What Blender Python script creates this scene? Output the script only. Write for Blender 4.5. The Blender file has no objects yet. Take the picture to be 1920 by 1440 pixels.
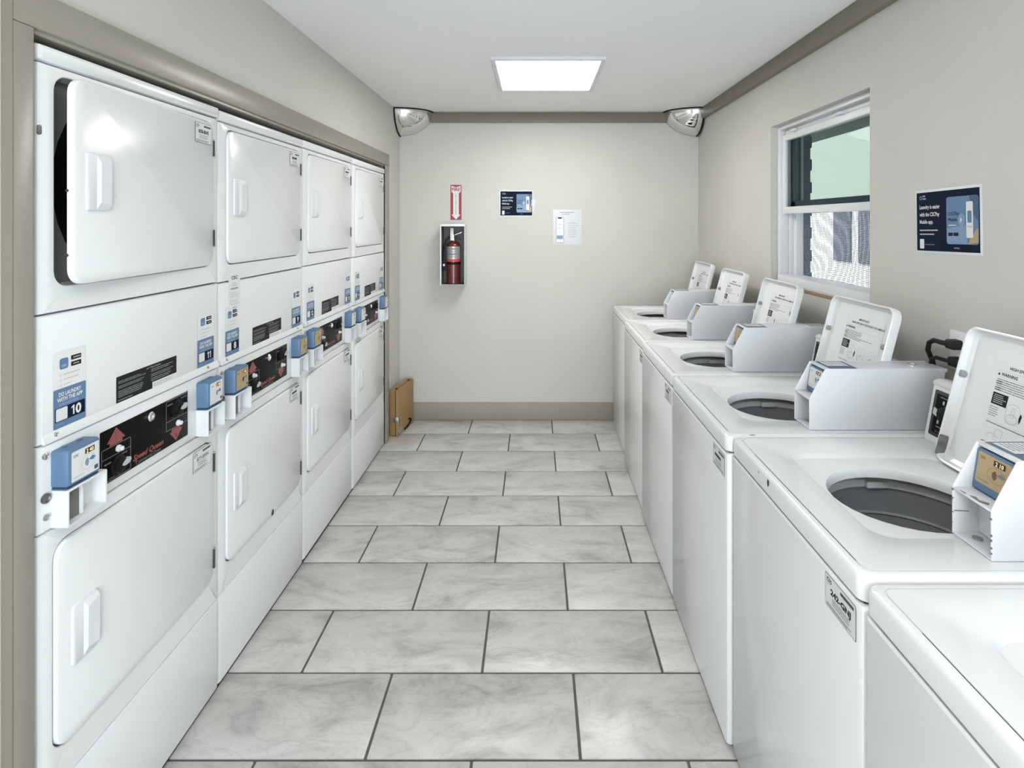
import bpy, math, random
from mathutils import Vector, Matrix
R = math.radians
C = bpy.context.scene.collection
SC = bpy.context.scene

# ------------------------------------------------------------------ camera
cam = bpy.data.cameras.new('camera')
cam.sensor_fit = 'HORIZONTAL'; cam.sensor_width = 36.0
cam.lens = 1048 / 1920 * 36.0
cam.shift_x = -(1003 - 960) / 1920
cam.shift_y = -(720 - 418) / 1920
cam.clip_start = 0.02
co = bpy.data.objects.new('camera', cam); C.objects.link(co)
co.location = (0, 0, 1.53); co.rotation_euler = (R(90), 0, 0)
SC.camera = co

# ------------------------------------------------------------------ world, sun, daylight, exposure
SC.view_settings.view_transform = 'Standard'
SC.view_settings.look = 'None'
SC.view_settings.gamma = 1.0
SC.view_settings.use_curve_mapping = False
SC.view_settings.exposure = 1.04
w = bpy.data.worlds.new('sky'); SC.world = w; w.use_nodes = True
w.node_tree.nodes['Background'].inputs[0].default_value = (0.80, 0.90, 1.0, 1)
w.node_tree.nodes['Background'].inputs[1].default_value = 1.25
sun = bpy.data.lights.new('sun', 'SUN'); sun.energy = 2.1; sun.angle = R(3); sun.color = (1, .97, .92)
so = bpy.data.objects.new('sun', sun); C.objects.link(so)
so.rotation_euler = Vector((0.72, -0.25, -0.85)).to_track_quat('-Z', 'Y').to_euler()
al = bpy.data.lights.new('entrance_daylight', 'AREA'); al.shape = 'RECTANGLE'; al.size = 1.5; al.size_y = 2.05
al.energy = 46; al.color = (0.84, 0.925, 1.0)
ao = bpy.data.objects.new('entrance_daylight', al); C.objects.link(ao)
ao.location = (0.40, -2.16, 1.05); ao.rotation_euler = (R(90), 0, 0)
LAMP = 10.0            # radiance of the ceiling light diffusers

# ------------------------------------------------------------------ materials
MATS = {}
def mat(name, col, rough=0.5, metal=0.0, var=0.0, scale=6.0, bump=0.0, bscale=60.0, spec=0.5, coat=0.0, emit=0.0):
    m = bpy.data.materials.new(name); m.use_nodes = True; MATS[name] = m
    nt = m.node_tree; b = nt.nodes['Principled BSDF']
    b.inputs['Base Color'].default_value = (*col, 1)
    b.inputs['Roughness'].default_value = rough
    b.inputs['Metallic'].default_value = metal
    b.inputs['Specular IOR Level'].default_value = spec
    b.inputs['Coat Weight'].default_value = coat
    b.inputs['Coat Roughness'].default_value = 0.08
    if emit:
        b.inputs['Emission Color'].default_value = (*col, 1); b.inputs['Emission Strength'].default_value = emit
    tc = nt.nodes.new('ShaderNodeTexCoord')
    if var:
        n = nt.nodes.new('ShaderNodeTexNoise'); n.inputs['Scale'].default_value = scale; n.inputs['Detail'].default_value = 5
        nt.links.new(tc.outputs['Object'], n.inputs['Vector'])
        r = nt.nodes.new('ShaderNodeMapRange'); r.inputs[1].default_value = .3; r.inputs[2].default_value = .7
        r.inputs[3].default_value = 1 - var; r.inputs[4].default_value = 1 + var
        nt.links.new(n.outputs['Fac'], r.inputs[0])
        mx = nt.nodes.new('ShaderNodeMix'); mx.data_type = 'RGBA'; mx.blend_type = 'MULTIPLY'; mx.inputs[0].default_value = 1
        mx.inputs[6].default_value = (*col, 1); nt.links.new(r.outputs[0], mx.inputs[7])
        nt.links.new(mx.outputs[2], b.inputs['Base Color'])
    if bump:
        n2 = nt.nodes.new('ShaderNodeTexNoise'); n2.inputs['Scale'].default_value = bscale; n2.inputs['Detail'].default_value = 4
        nt.links.new(tc.outputs['Object'], n2.inputs['Vector'])
        bp = nt.nodes.new('ShaderNodeBump'); bp.inputs['Strength'].default_value = bump; bp.inputs['Distance'].default_value = .004
        nt.links.new(n2.outputs['Fac'], bp.inputs['Height']); nt.links.new(bp.outputs[0], b.inputs['Normal'])
    return m
def S(r, g, b):
    f = lambda c: (c / 255 / 12.92) if c / 255 <= .04045 else ((c / 255 + .055) / 1.055) ** 2.4
    return (f(r), f(g), f(b))

mat('wall_paint', S(196, 194, 187), .62, var=.025, scale=2.2, bump=.25, bscale=140)
mat('ceiling_paint', S(240, 240, 238), .8, var=.015, scale=2, bump=.2, bscale=120)
mat('trim_paint', S(144, 139, 127), .32, var=.03, scale=3, bump=.12, bscale=60)
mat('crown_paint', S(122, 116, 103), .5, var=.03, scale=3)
mat('base_paint', S(146, 139, 127), .5, var=.04, scale=4)
mat('grout', S(90, 87, 81), .9, var=.12, scale=30)
mat('enamel', S(221, 223, 223), .2, var=.008, scale=3, spec=.5)
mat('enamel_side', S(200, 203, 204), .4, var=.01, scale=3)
mat('plastic_white', S(216, 218, 220), .35)
mat('meter_white', S(209, 211, 215), .38, var=.015, scale=8)
mat('vinyl_white', S(228, 228, 225), .5)
mat('sticker_white', S(214, 216, 216), .35)
mat('paper_white', S(204, 208, 211), .4)
mat('black_gloss', S(18, 17, 16), .4, spec=.06)
mat('black', S(14, 14, 14), .5, spec=.2)
mat('dark', S(44, 44, 44), .5)
mat('groove_dark', S(58, 58, 56), .8)
mat('blue_body', S(86, 115, 146), .4, var=.02, scale=20)
mat('blue_dark', S(48, 72, 106), .5)
mat('blue', S(90, 120, 154), .4)
mat('blue_pale', S(120, 144, 174), .35)
mat('blue_mid', S(62, 86, 116), .35)
mat('navy', S(19, 28, 47), .5, spec=.06)
mat('tan_lit', S(172, 150, 112), .4)
mat('grey_print', S(120, 122, 124), .5)
mat('grey_light', S(176, 178, 180), .5)
mat('print_black', S(32, 32, 33), .5, spec=.15)
mat('print_grey', S(70, 70, 72), .5)
mat('red', S(142, 74, 74), .4)
mat('red_sign', S(150, 52, 56), .4)
mat('red_body', S(94, 32, 31), .25, coat=.3)
mat('red_label', S(196, 70, 66), .4)
mat('silver_label', S(170, 170, 168), .3, metal=.4)
mat('chrome', (.86, .86, .85), .04, metal=1.0)
mat('mirror', (.80, .80, .79), .05, metal=1.0, bump=.015, bscale=14)
mat('steel', (.55, .55, .55), .3, metal=1.0, var=.1, scale=30)
mat('steel_dark', (.16, .16, .17), .45, metal=.6)
mat('screw', (.42, .42, .42), .35, metal=.9)
mat('basket_grey', S(140, 142, 145), .45)
mat('tub_grey', S(196, 197, 197), .45)
mat('rubber', S(16, 16, 16), .6)
mat('cabinet_inside', S(112, 112, 108), .6)
mat('tan_board', S(148, 119, 76), .55, var=.05, scale=5)
mat('maroon', S(84, 34, 32), .6)
mat('bumper_grey', S(150, 151, 150), .6)
mat('scuff', S(112, 110, 106), .7, var=.3, scale=60)
mat('orange_led', (1.0, .66, .34), .4, emit=.7)
mat('diffuser', (1.0, .972, .955), .5, emit=LAMP)
mat('diffuser_dim', (1.0, .972, .955), .5, emit=LAMP * .85)  # weaker glow, set to balance the unseen second panel
mat('slate', S(112, 122, 138), .8, var=.12, scale=7)
mat('stucco', S(236, 236, 232), .9, var=.02)
mat('concrete', S(206, 204, 198), .9, var=.06, scale=2)
mat('soffit_grey', S(120, 126, 136), .8, var=.1, scale=8)
mat('wood_raw', S(150, 122, 92), .7, var=.1, scale=20)

def tile_material():
    m = bpy.data.materials.new('tile_stone'); m.use_nodes = True; MATS['tile_stone'] = m
    nt = m.node_tree; b = nt.nodes['Principled BSDF']; L = nt.links
    tc = nt.nodes.new('ShaderNodeTexCoord'); oi = nt.nodes.new('ShaderNodeObjectInfo')
    rot = nt.nodes.new('ShaderNodeMapping')
    cmb = nt.nodes.new('ShaderNodeCombineXYZ')
    mul = nt.nodes.new('ShaderNodeMath'); mul.operation = 'MULTIPLY'; mul.inputs[1].default_value = 37.0
    L.new(oi.outputs['Random'], mul.inputs[0])
    for i in range(3): L.new(mul.outputs[0], cmb.inputs[i])
    L.new(tc.outputs['Object'], rot.inputs['Vector']); L.new(cmb.outputs[0], rot.inputs['Location'])
    rot.inputs['Rotation'].default_value = (0, 0, R(-22)); rot.inputs['Scale'].default_value = (1.0, 2.1, 1)
    n1 = nt.nodes.new('ShaderNodeTexNoise'); n1.inputs['Scale'].default_value = 3.2; n1.inputs['Detail'].default_value = 9
    n1.inputs['Roughness'].default_value = .62; n1.inputs['Distortion'].default_value = 1.1
    L.new(rot.outputs[0], n1.inputs['Vector'])
    r1 = nt.nodes.new('ShaderNodeValToRGB'); e = r1.color_ramp.elements
    e[0].position = .30; e[0].color = (*S(150, 149, 145), 1)
    e[1].position = .62; e[1].color = (*S(194, 193, 189), 1)
    x = e.new(.43); x.color = (*S(177, 176, 172), 1)
    x = e.new(.52); x.color = (*S(188, 187, 183), 1)
    L.new(n1.outputs['Fac'], r1.inputs[0])
    n2 = nt.nodes.new('ShaderNodeTexNoise'); n2.inputs['Scale'].default_value = 4.6; n2.inputs['Detail'].default_value = 6
    n2.inputs['Distortion'].default_value = 2.0; L.new(rot.outputs[0], n2.inputs['Vector'])
    # thin veins where the second noise crosses its mid value
    sub = nt.nodes.new('ShaderNodeMath'); sub.operation = 'SUBTRACT'; sub.inputs[1].default_value = .5; L.new(n2.outputs['Fac'], sub.inputs[0])
    ab = nt.nodes.new('ShaderNodeMath'); ab.operation = 'ABSOLUTE'; L.new(sub.outputs[0], ab.inputs[0])
    mr = nt.nodes.new('ShaderNodeMapRange'); mr.inputs[1].default_value = 0; mr.inputs[2].default_value = .03
    mr.inputs[3].default_value = .88; mr.inputs[4].default_value = 1.0; L.new(ab.outputs[0], mr.inputs[0])
    mx = nt.nodes.new('ShaderNodeMix'); mx.data_type = 'RGBA'; mx.blend_type = 'MULTIPLY'; mx.inputs[0].default_value = 1
    L.new(r1.outputs[0], mx.inputs[6]); L.new(mr.outputs[0], mx.inputs[7])
    L.new(mx.outputs[2], b.inputs['Base Color'])
    b.inputs['Roughness'].default_value = .34
    bp = nt.nodes.new('ShaderNodeBump'); bp.inputs['Strength'].default_value = .12; bp.inputs['Distance'].default_value = .003
    L.new(n1.outputs['Fac'], bp.inputs['Height']); L.new(bp.outputs[0], b.inputs['Normal'])
tile_material()

def glass_material(name, tint, gloss=.06):
    m = bpy.data.materials.new(name); m.use_nodes = True; MATS[name] = m
    nt = m.node_tree; nt.nodes.remove(nt.nodes['Principled BSDF']); out = nt.nodes['Material Output']
    t = nt.nodes.new('ShaderNodeBsdfTransparent'); t.inputs[0].default_value = (*tint, 1)
    g = nt.nodes.new('ShaderNodeBsdfGlossy'); g.inputs['Roughness'].default_value = .02
    mx = nt.nodes.new('ShaderNodeMixShader'); mx.inputs[0].default_value = gloss
    nt.links.new(t.outputs[0], mx.inputs[1]); nt.links.new(g.outputs[0], mx.inputs[2]); nt.links.new(mx.outputs[0], out.inputs[0])
glass_material('glass_green', (.69, .725, .696), .006)
glass_material('glass_clear', (.95, .97, .96))
def screen_material(name, pitch, warp):
    m = bpy.data.materials.new(name); m.use_nodes = True; MATS[name] = m
    nt = m.node_tree; L = nt.links; out = nt.nodes['Material Output']; b = nt.nodes['Principled BSDF']
    b.inputs['Base Color'].default_value = (*S(60, 66, 76), 1); b.inputs['Roughness'].default_value = .6
    t = nt.nodes.new('ShaderNodeBsdfTransparent')
    tc = nt.nodes.new('ShaderNodeTexCoord'); sp = nt.nodes.new('ShaderNodeSeparateXYZ'); L.new(tc.outputs['Object'], sp.inputs[0])
    nz = nt.nodes.new('ShaderNodeTexNoise'); nz.inputs['Scale'].default_value = 3.4; nz.inputs['Detail'].default_value = 0
    L.new(tc.outputs['Object'], nz.inputs['Vector'])
    ws = []
    for ax, fr in ((1, 1 / pitch), (2, 1 / (pitch * 1.12))):       # warped wires bend the moire bands of the added layer
        ml = nt.nodes.new('ShaderNodeMath'); ml.operation = 'MULTIPLY_ADD'; ml.inputs[1].default_value = warp
        L.new(nz.outputs['Fac'], ml.inputs[0]); L.new(sp.outputs[ax], ml.inputs[2])
        m1 = nt.nodes.new('ShaderNodeMath'); m1.operation = 'MULTIPLY'; m1.inputs[1].default_value = fr; L.new(ml.outputs[0], m1.inputs[0])
        m2 = nt.nodes.new('ShaderNodeMath'); m2.operation = 'FRACT'; L.new(m1.outputs[0], m2.inputs[0])
        m3 = nt.nodes.new('ShaderNodeMath'); m3.operation = 'LESS_THAN'; m3.inputs[1].default_value = .30 if ax == 1 else .16; L.new(m2.outputs[0], m3.inputs[0])
        ws.append(m3)
    mxx = nt.nodes.new('ShaderNodeMath'); mxx.operation = 'MAXIMUM'; L.new(ws[0].outputs[0], mxx.inputs[0]); L.new(ws[1].outputs[0], mxx.inputs[1])
    mx = nt.nodes.new('ShaderNodeMixShader'); L.new(mxx.outputs[0], mx.inputs[0]); L.new(t.outputs[0], mx.inputs[1]); L.new(b.outputs[0], mx.inputs[2])
    L.new(mx.outputs[0], out.inputs[0])
screen_material('screen_outer', .0062, 0.0)
screen_material('screen_moire', .0071, .05)

# ------------------------------------------------------------------ mesh helpers
V = Vector
class Fr:                                   # a frame: a along u, b along v, c along n
    def __init__(s, o, u, v): s.o, s.u, s.v = V(o), V(u).normalized(), V(v).normalized(); s.n = s.u.cross(s.v).normalized()
    def __call__(s, a, b, c=0.0): return s.o + s.u * a + s.v * b + s.n * c
    def at(s, a, b, c=0.0): f = Fr(s.o, s.u, s.v); f.o = s(a, b, c); return f
TOP = Fr((0, 0, 0), (1, 0, 0), (0, 1, 0))
EAST = Fr((0, 0, 0), (0, 1, 0), (0, 0, 1))      # faces +x (dryer fronts)
WEST = Fr((0, 0, 0), (0, -1, 0), (0, 0, 1))     # faces -x (washer fronts, right wall); a = -y
SOUTH = Fr((0, 0, 0), (1, 0, 0), (0, 0, 1))     # faces -y (back wall)

def rr(a0, a1, b0, b1, r, k=4):
    ra, rb = (r if isinstance(r, tuple) else (r, r))
    ra = max(min(ra, (a1 - a0) / 2), 1e-5); rb = max(min(rb, (b1 - b0) / 2), 1e-5)
    P = []
    for cx, cy, s in ((a1 - ra, b1 - rb, 0), (a0 + ra, b1 - rb, 90), (a0 + ra, b0 + rb, 180), (a1 - ra, b0 + rb, 270)):
        for i in range(k + 1):
            t = R(s + 90 * i / k); P.append((cx + ra * math.cos(t), cy + rb * math.sin(t)))
    return P
def ell(ca, cb, ra, rb, k=8): return rr(ca - ra, ca + ra, cb - rb, cb + rb, (ra, rb), k)

class MB:
    def __init__(s): s.v = []; s.f = []; s.fm = []; s.mats = []
    def mi(s, m):
        if m not in s.mats: s.mats.append(m)
        return s.mats.index(m)
    def face(s, pts, m):
        i = len(s.v); s.v += [tuple(p) for p in pts]; s.f.append(list(range(i, i + len(pts)))); s.fm.append(s.mi(m))
    def loft(s, loops, m, cap0=False, cap1=False, closed=True):
        n = len(loops[0]); base = len(s.v); k = s.mi(m)
        for l in loops: s.v += [tuple(p) for p in l]
        for j in range(len(loops) - 1):
            for i in range(n if closed else n - 1):
                a = base + j * n + i; b = base + j * n + (i + 1) % n
                s.f.append([a, b, b + n, a + n]); s.fm.append(k)
        if cap0: s.f.append([base + i for i in range(n)][::-1]); s.fm.append(k)
        if cap1: s.f.append([base + (len(loops) - 1) * n + i for i in range(n)]); s.fm.append(k)
    def slab(s, fr, a0, a1, b0, b1, c0, c1, m, r=.002, e=.001, k=2, eb=None, cap0=True, e0=0.0):
        eb = e if eb is None else eb
        def lp(f, c):
            return [fr(a, b, c) for a, b in rr(a0 + e * f, a1 - e * f, b0 + eb * f, b1 - eb * f, max(r - min(e, eb) * f * .7, 2e-4), k)]
        ed = max(min(e, c1 - c0), 0)
        L = []
        if e0: L += [lp(e0 / max(e, 1e-6), c0), lp(0, c0 + e0)]
        else: L += [lp(0, c0)]
        L += [lp(0, c1 - ed), lp(.3, c1 - ed * .3), lp(1, c1)]
        s.loft(L, m, cap0, True)
    def box(s, x0, x1, y0, y1, z0, z1, m, e=0.0):
        if e:
            s.slab(TOP, x0, x1, y0, y1, z0, z1, m, r=e, e=e, k=2, e0=e); return
        p = [(x, y, z) for z in (z0, z1) for y in (y0, y1) for x in (x0, x1)]
        i = len(s.v); s.v += p; k = s.mi(m)
        for q in ((0, 2, 3, 1), (4, 5, 7, 6), (0, 1, 5, 4), (2, 6, 7, 3), (0, 4, 6, 2), (1, 3, 7, 5)):
            s.f.append([i + t for t in q]); s.fm.append(k)
    def prism(s, fr, pts, c0, c1, m):
        s.loft([[fr(a, b, c0) for a, b in pts], [fr(a, b, c1) for a, b in pts]], m, True, True)
    def lathe(s, o, prof, m, n=24, axis=(0, 0, 1), cap0=True, cap1=True):
        q = V((0, 0, 1)).rotation_difference(V(axis)).to_matrix(); o = V(o)
        L = [[o + q @ V((r * math.cos(2 * math.pi * i / n), r * math.sin(2 * math.pi * i / n), h)) for i in range(n)] for r, h in prof]
        s.loft(L, m, cap0, cap1)
    def tube(s, pts, r, m, n=10):
        pts = [V(p) for p in pts]; L = []; up = V((.13, .31, .94))
        for i, p in enumerate(pts):
            t = (pts[min(i + 1, len(pts) - 1)] - pts[max(i - 1, 0)]).normalized()
            a = t.cross(up).normalized(); b = t.cross(a)
            rad = r[i] if isinstance(r, (list, tuple)) else r
            L.append([p + a * rad * math.cos(2 * math.pi * j / n) + b * rad * math.sin(2 * math.pi * j / n) for j in range(n)])
        s.loft(L, m, True, True)
    # flat print: polygons a quarter of a millimetre above each other
    LY = .00025
    def rect(s, fr, a0, a1, b0, b1, m, ly=1, r=0.0):
        pts = rr(a0, a1, b0, b1, r, 3) if r else [(a0, b0), (a1, b0), (a1, b1), (a0, b1)]
        s.face([fr(a, b, ly * s.LY) for a, b in pts], m)
    def poly(s, fr, pts, m, ly=1): s.face([fr(a, b, ly * s.LY) for a, b in pts], m)
    def frame(s, fr, a0, a1, b0, b1, wd, m, ly=1, r=.001):
        o = rr(a0, a1, b0, b1, r, 3); i = rr(a0 + wd, a1 - wd, b0 + wd, b1 - wd, max(r - wd, 1e-4), 3)
        s.loft([[fr(a, b, ly * s.LY) for a, b in o], [fr(a, b, ly * s.LY) for a, b in i]], m)
    def ring(s, fr, ca, cb, ra, rb, wd, m, ly=1, t0=0, t1=360, n=24):
        A = [R(t0 + (t1 - t0) * i / n) for i in range(n + 1)]
        o = [fr(ca + ra * math.cos(t), cb + rb * math.sin(t), ly * s.LY) for t in A]
        i = [fr(ca + (ra - wd) * math.cos(t), cb + (rb - wd) * math.sin(t), ly * s.LY) for t in A]
        s.loft([o, i], m, closed=False)
    def bars(s, fr, a0, a1, b0, b1, n, m, ly=1, seed=1, fill=.5, gap=.12):
        rg = random.Random(seed); h = (b1 - b0) / n
        for i in range(n):
            y = b1 - h * (i + .5); x = a0; end = a0 + (a1 - a0) * rg.uniform(.72, 1)
            while x < end:
                wd = min((a1 - a0) * rg.uniform(.06, .2), end - x)
                s.rect(fr, x, x + wd, y - h * fill / 2, y + h * fill / 2, m, ly); x += wd + (a1 - a0) * gap * .25
    def text(s, fr, st, a, b, h, m, ly=1, wid=None, align='L', bold=0.0, shear=0.0):
        vs, fs, W = glyphs(st, bold, shear)
        k = h / .70; kx = (wid / W) if wid else k
        if align == 'C': a -= W * kx / 2
        if align == 'R': a -= W * kx
        i = len(s.v); s.v += [tuple(fr(a + x * kx, b + y * k, ly * s.LY)) for x, y in vs]; q = s.mi(m)
        for f in fs: s.f.append([i + t for t in f]); s.fm.append(q)
    def mesh(s, name, smooth=35):
        me = bpy.data.meshes.new(name); me.from_pydata(s.v, [], s.f)
        for m in s.mats: me.materials.append(MATS[m])
        me.polygons.foreach_set('material_index', s.fm)
        if smooth:
            me.polygons.foreach_set('use_smooth', [True] * len(me.polygons)); me.set_sharp_from_angle(angle=R(smooth))
        me.update(); return me
GL = {}
def glyphs(st, bold, shear):
    k = (st, bold, shear)
    if k not in GL:
        cu = bpy.data.curves.new('lettering', 'FONT'); cu.body = st; cu.size = 1; cu.offset = bold; cu.shear = shear; cu.resolution_u = 2
        o = bpy.data.objects.new('lettering', cu); C.objects.link(o)
        dg = bpy.context.evaluated_depsgraph_get(); me = bpy.data.meshes.new_from_object(o.evaluated_get(dg))
        vs = [(v.co.x, v.co.y) for v in me.vertices]; fs = [list(p.vertices) for p in me.polygons]
        x0 = min(v[0] for v in vs); vs = [(x - x0, y) for x, y in vs]; W = max(v[0] for v in vs)
        bpy.data.objects.remove(o); bpy.data.curves.remove(cu); bpy.data.meshes.remove(me)
        GL[k] = (vs, fs, W)
    return GL[k]

def setp(o, label=None, cat=None, group=None, kind=None):
    if label: o['label'] = label
    if cat: o['category'] = cat
    if group: o['group'] = group
    if kind: o['kind'] = kind
    return o
def link(name, data, parent=None, loc=(0, 0, 0)):
    o = bpy.data.objects.new(name, data); C.objects.link(o); o.parent = parent; o.location = loc; return o
def thing(name, label, cat, loc=(0, 0, 0), group=None):
    return setp(link(name, None, None, loc), label, cat, group)
CACHE = {}
def part(name, parent, fn, key=None, label=None, loc=(0, 0, 0), kind=None):
    if key is None or key not in CACHE:
        mb = MB(); fn(mb); me = mb.mesh(name)
        if key: CACHE[key] = me
    else: me = CACHE[key]
    return setp(link(name, me, parent, loc), label, None, None, kind)
def struct(name, fn, parent=None):
    o = part(name, parent, fn)
    if parent is None: o['kind'] = 'structure'
    return o

# ------------------------------------------------------------------ room shell
XL, XR, YB, YF, ZC = -1.05, 1.27, 4.347, -2.1, 2.39
AL0, AL1 = 1.155, 3.862            # alcove in the left wall
floor = struct('floor', lambda b: b.box(-1.95, XR + .02, YF - .05, YB + .02, -.08, -.004, 'grout'))
rg = random.Random(4)
P, T, G = .3085, .615, .0085
for k in range(-16, 10):
    y0 = 1.593 + P * (k - 1); y1 = y0 + P
    off = -.485 if k % 2 else -.795
    if y1 < YF: continue
    n0 = math.floor((XL - off) / T)
    x = off + n0 * T
    while x < XR - .01:
        xa, xb = max(x, XL) + G / 2, min(x + T, XR) - G / 2
        ya, yb = max(y0, YF) + G / 2, min(y1, YB) - G / 2
        if xb - xa > .01 and yb - ya > .01:
            cx, cy = (xa + xb) / 2, (ya + yb) / 2; dz = rg.uniform(-.0006, .0004)
            part('tile', floor, lambda b: b.slab(TOP, xa - cx, xb - cx, ya - cy, yb - cy, -.02, 0, 'tile_stone', r=.002, e=.0015, k=1, cap0=False), loc=(cx, cy, dz))
        x += T
struct('ceiling', lambda b: b.box(-1.95, XR + .25, YF - .05, YB + .2, ZC, ZC + .12, 'ceiling_paint'))
struct('wall_back', lambda b: b.box(-1.95, XR + .25, YB, YB + .15, -.08, ZC, 'wall_paint'))
def wl(b):
    b.box(-1.95, XL, YF - .05, AL0 - .03, -.08, ZC, 'wall_paint')
    b.box(-1.95, XL, AL1 + .03, YB, -.08, ZC, 'wall_paint')
    b.box(-1.95, XL, AL0 - .03, AL1 + .03, 1.95, ZC, 'wall_paint')
    b.box(-1.95, -1.85, AL0 - .03, AL1 + .03, -.08, 1.95, 'wall_paint')
struct('wall_left', wl)
WY0, WY1, WZ0, WZ1 = 2.12, 3.01, 1.215, 2.045      # window opening
def wr(b):
    b.box(XR, XR + .15, YF - .05, WY0, -.08, ZC, 'wall_paint')
    b.box(XR, XR + .15, WY1, YB, -.08, ZC, 'wall_paint')
    b.box(XR, XR + .15, WY0, WY1, -.08, WZ0, 'wall_paint')
    b.box(XR, XR + .15, WY0, WY1, WZ1, ZC, 'wall_paint')
struct('wall_right', wr)
def wf(b):
    b.box(XL, -.37, YF - .05, YF, -.004, ZC, 'wall_paint'); b.box(1.17, XR, YF - .05, YF, -.004, ZC, 'wall_paint')
    b.box(-.37, 1.17, YF - .05, YF, 2.1, ZC, 'wall_paint')
struct('wall_front', wf)
def entr(b):
    b.box(-.43, -.37, YF, YF + .03, 0, 2.16, 'trim_paint', .004); b.box(1.17, 1.23, YF, YF + .03, 0, 2.16, 'trim_paint', .004)
    b.box(-.37, 1.17, YF, YF + .03, 2.1, 2.16, 'trim_paint', .004)
struct('door_1', entr)
struct('baseboard_back', lambda b: b.slab(SOUTH, XL, XR, 0, .137, -YB, -YB + .014, 'base_paint', r=.001, e=.005))
struct('trim_1', lambda b: b.slab(SOUTH, XL, XR, ZC - .082, ZC, -YB, -YB + .016, 'crown_paint', r=.001, e=.003))
struct('trim_2', lambda b: b.slab(WEST, -YB, -YF, ZC - .082, ZC, -XR, -XR + .030, 'crown_paint', r=.001, e=.003))
# casing around the dryer alcove
def casing(b): pass
cz = link('trim_3', None); cz['kind'] = 'structure'
part('casing_head', cz, lambda b: (b.slab(EAST, AL0 - .055, AL1 + .085, 1.932, 2.012, XL, XL + .022, 'trim_paint', r=.002, e=.004),
                                   b.box(-1.30, XL + .012, AL0 - .012, AL1 + .012, 1.922, 1.95, 'trim_paint', .002)))
part('casing_jamb', cz, lambda b: (b.slab(EAST, AL0 - .055, AL0 - .006, 0, 1.932, XL, XL + .022, 'trim_paint', r=.002, e=.004),
                                   b.box(-1.30, XL + .012, AL0 - .03, AL0 - .006, 0, 1.93, 'trim_paint', .002)))
part('casing_edge_shade', cz, lambda b: b.box(XL, XL + .0225, AL0 - .0565, AL0 - .0545, 0, 2.012, 'crown_paint'))  # shade on the casing's near edge, painted as a darker strip
part('casing_jamb', cz, lambda b: (b.slab(EAST, AL1 + .008, AL1 + .085, 0, 1.932, XL, XL + .022, 'trim_paint', r=.002, e=.004),
                                   b.box(-1.30, XL + .012, AL1 + .008, AL1 + .03, 0, 1.93, 'trim_paint', .002)))

# ------------------------------------------------------------------ window and what lies outside it
def bar(b, fr, a0, a1, b0, b1, c0, c1, m='plastic_white', e=.003): b.slab(fr, a0, a1, b0, b1, c0, c1, m, r=.001, e=e)
win = link('window_1', None); win['kind'] = 'structure'
FX = XR + .035
def wframe(b):
    f = WEST.at(0, 0, -FX); A0, A1 = -WY1, -WY0
    bar(b, f, A0, A0 + .030, WZ0, WZ1, -.10, .0); bar(b, f, A1 - .030, A1, WZ0, WZ1, -.10, .0)
    bar(b, f, A0 + .03, A1 - .03, WZ1 - .022, WZ1, -.10, .0); bar(b, f, A0 + .03, A1 - .03, WZ0, WZ0 + .042, -.10, .012)
    bar(b, f, A0 + .030, A0 + .052, WZ0 + .04, WZ1 - .02, -.10, -.045); bar(b, f, A0 + .052, A0 + .085, WZ0 + .04, WZ1 - .02, -.10, -.062)
    bar(b, f, A0 + .03, A1 - .03, WZ1 - .045, WZ1 - .022, -.10, -.03)
part('window_frame', win, wframe)
SZ0, SZ1 = 1.578, 1.995
def sash(b):
    f = WEST.at(0, 0, -FX - .012); A0, A1 = -WY1 + .032, -WY0 - .032
    bar(b, f, A0, A0 + .034, SZ0, SZ1, -.028, 0); bar(b, f, A1 - .034, A1, SZ0, SZ1, -.028, 0)
    bar(b, f, A0 + .034, A1 - .034, SZ0, SZ0 + .036, -.028, 0.003); bar(b, f, A0 + .034, A1 - .034, SZ1 - .034, SZ1, -.028, 0)
part('raised_sash', win, sash)
part('latch', win, lambda b: (b.box(FX - .006, FX + .012, WY1 - .20, WY1 - .16, SZ1, SZ1 + .012, 'plastic_white', .002), b.box(FX - .006, FX + .012, WY0 + .26, WY0 + .30, SZ1, SZ1 + .012, 'plastic_white', .002)))
def osash(b):
    f = WEST.at(0, 0, -FX - .05); A0, A1 = -WY1 + .03, -WY0 - .03
    bar(b, f, A0, A0 + .07, SZ0 + .03, WZ1 - .04, -.03, 0, 'slate'); bar(b, f, A1 - .03, A1, SZ0 + .03, WZ1 - .04, -.03, 0, 'slate')
    bar(b, f, A0, A1, SZ0 + .03, SZ0 + .066, -.03, 0, 'slate')
part('fixed_sash', win, osash)
part('pane', win, lambda b: b.slab(WEST.at(0, 0, -FX - .024), -WY1 + .06, -WY0 - .06, SZ0 + .03, SZ1 - .03, -.004, 0, 'glass_green', r=.001, e=.0005))
part('pane', win, lambda b: b.slab(WEST.at(0, 0, -FX - .064), -WY1 + .055, -WY0 - .055, SZ0 + .06, WZ1 - .03, -.004, 0, 'glass_green', r=.001, e=.0005))
for dx, sm_ in ((.105, 'screen_outer'), (.097, 'screen_moire')):  # second layer is added: its differing pitch makes the moire bands
    part('insect_screen', win, lambda b: b.face([(FX + dx, WY0 + .005, WZ0 + .03), (FX + dx, WY1 - .08, WZ0 + .03), (FX + dx, WY1 - .08, SZ0 + .06), (FX + dx, WY0 + .005, SZ0 + .06)], sm_))
part('window_apron', win, lambda b: b.box(XR - .004, XR + .004, WY0 + .02, WY1 - .05, WZ0 - .012, WZ0, 'wood_raw', .001))

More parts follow.
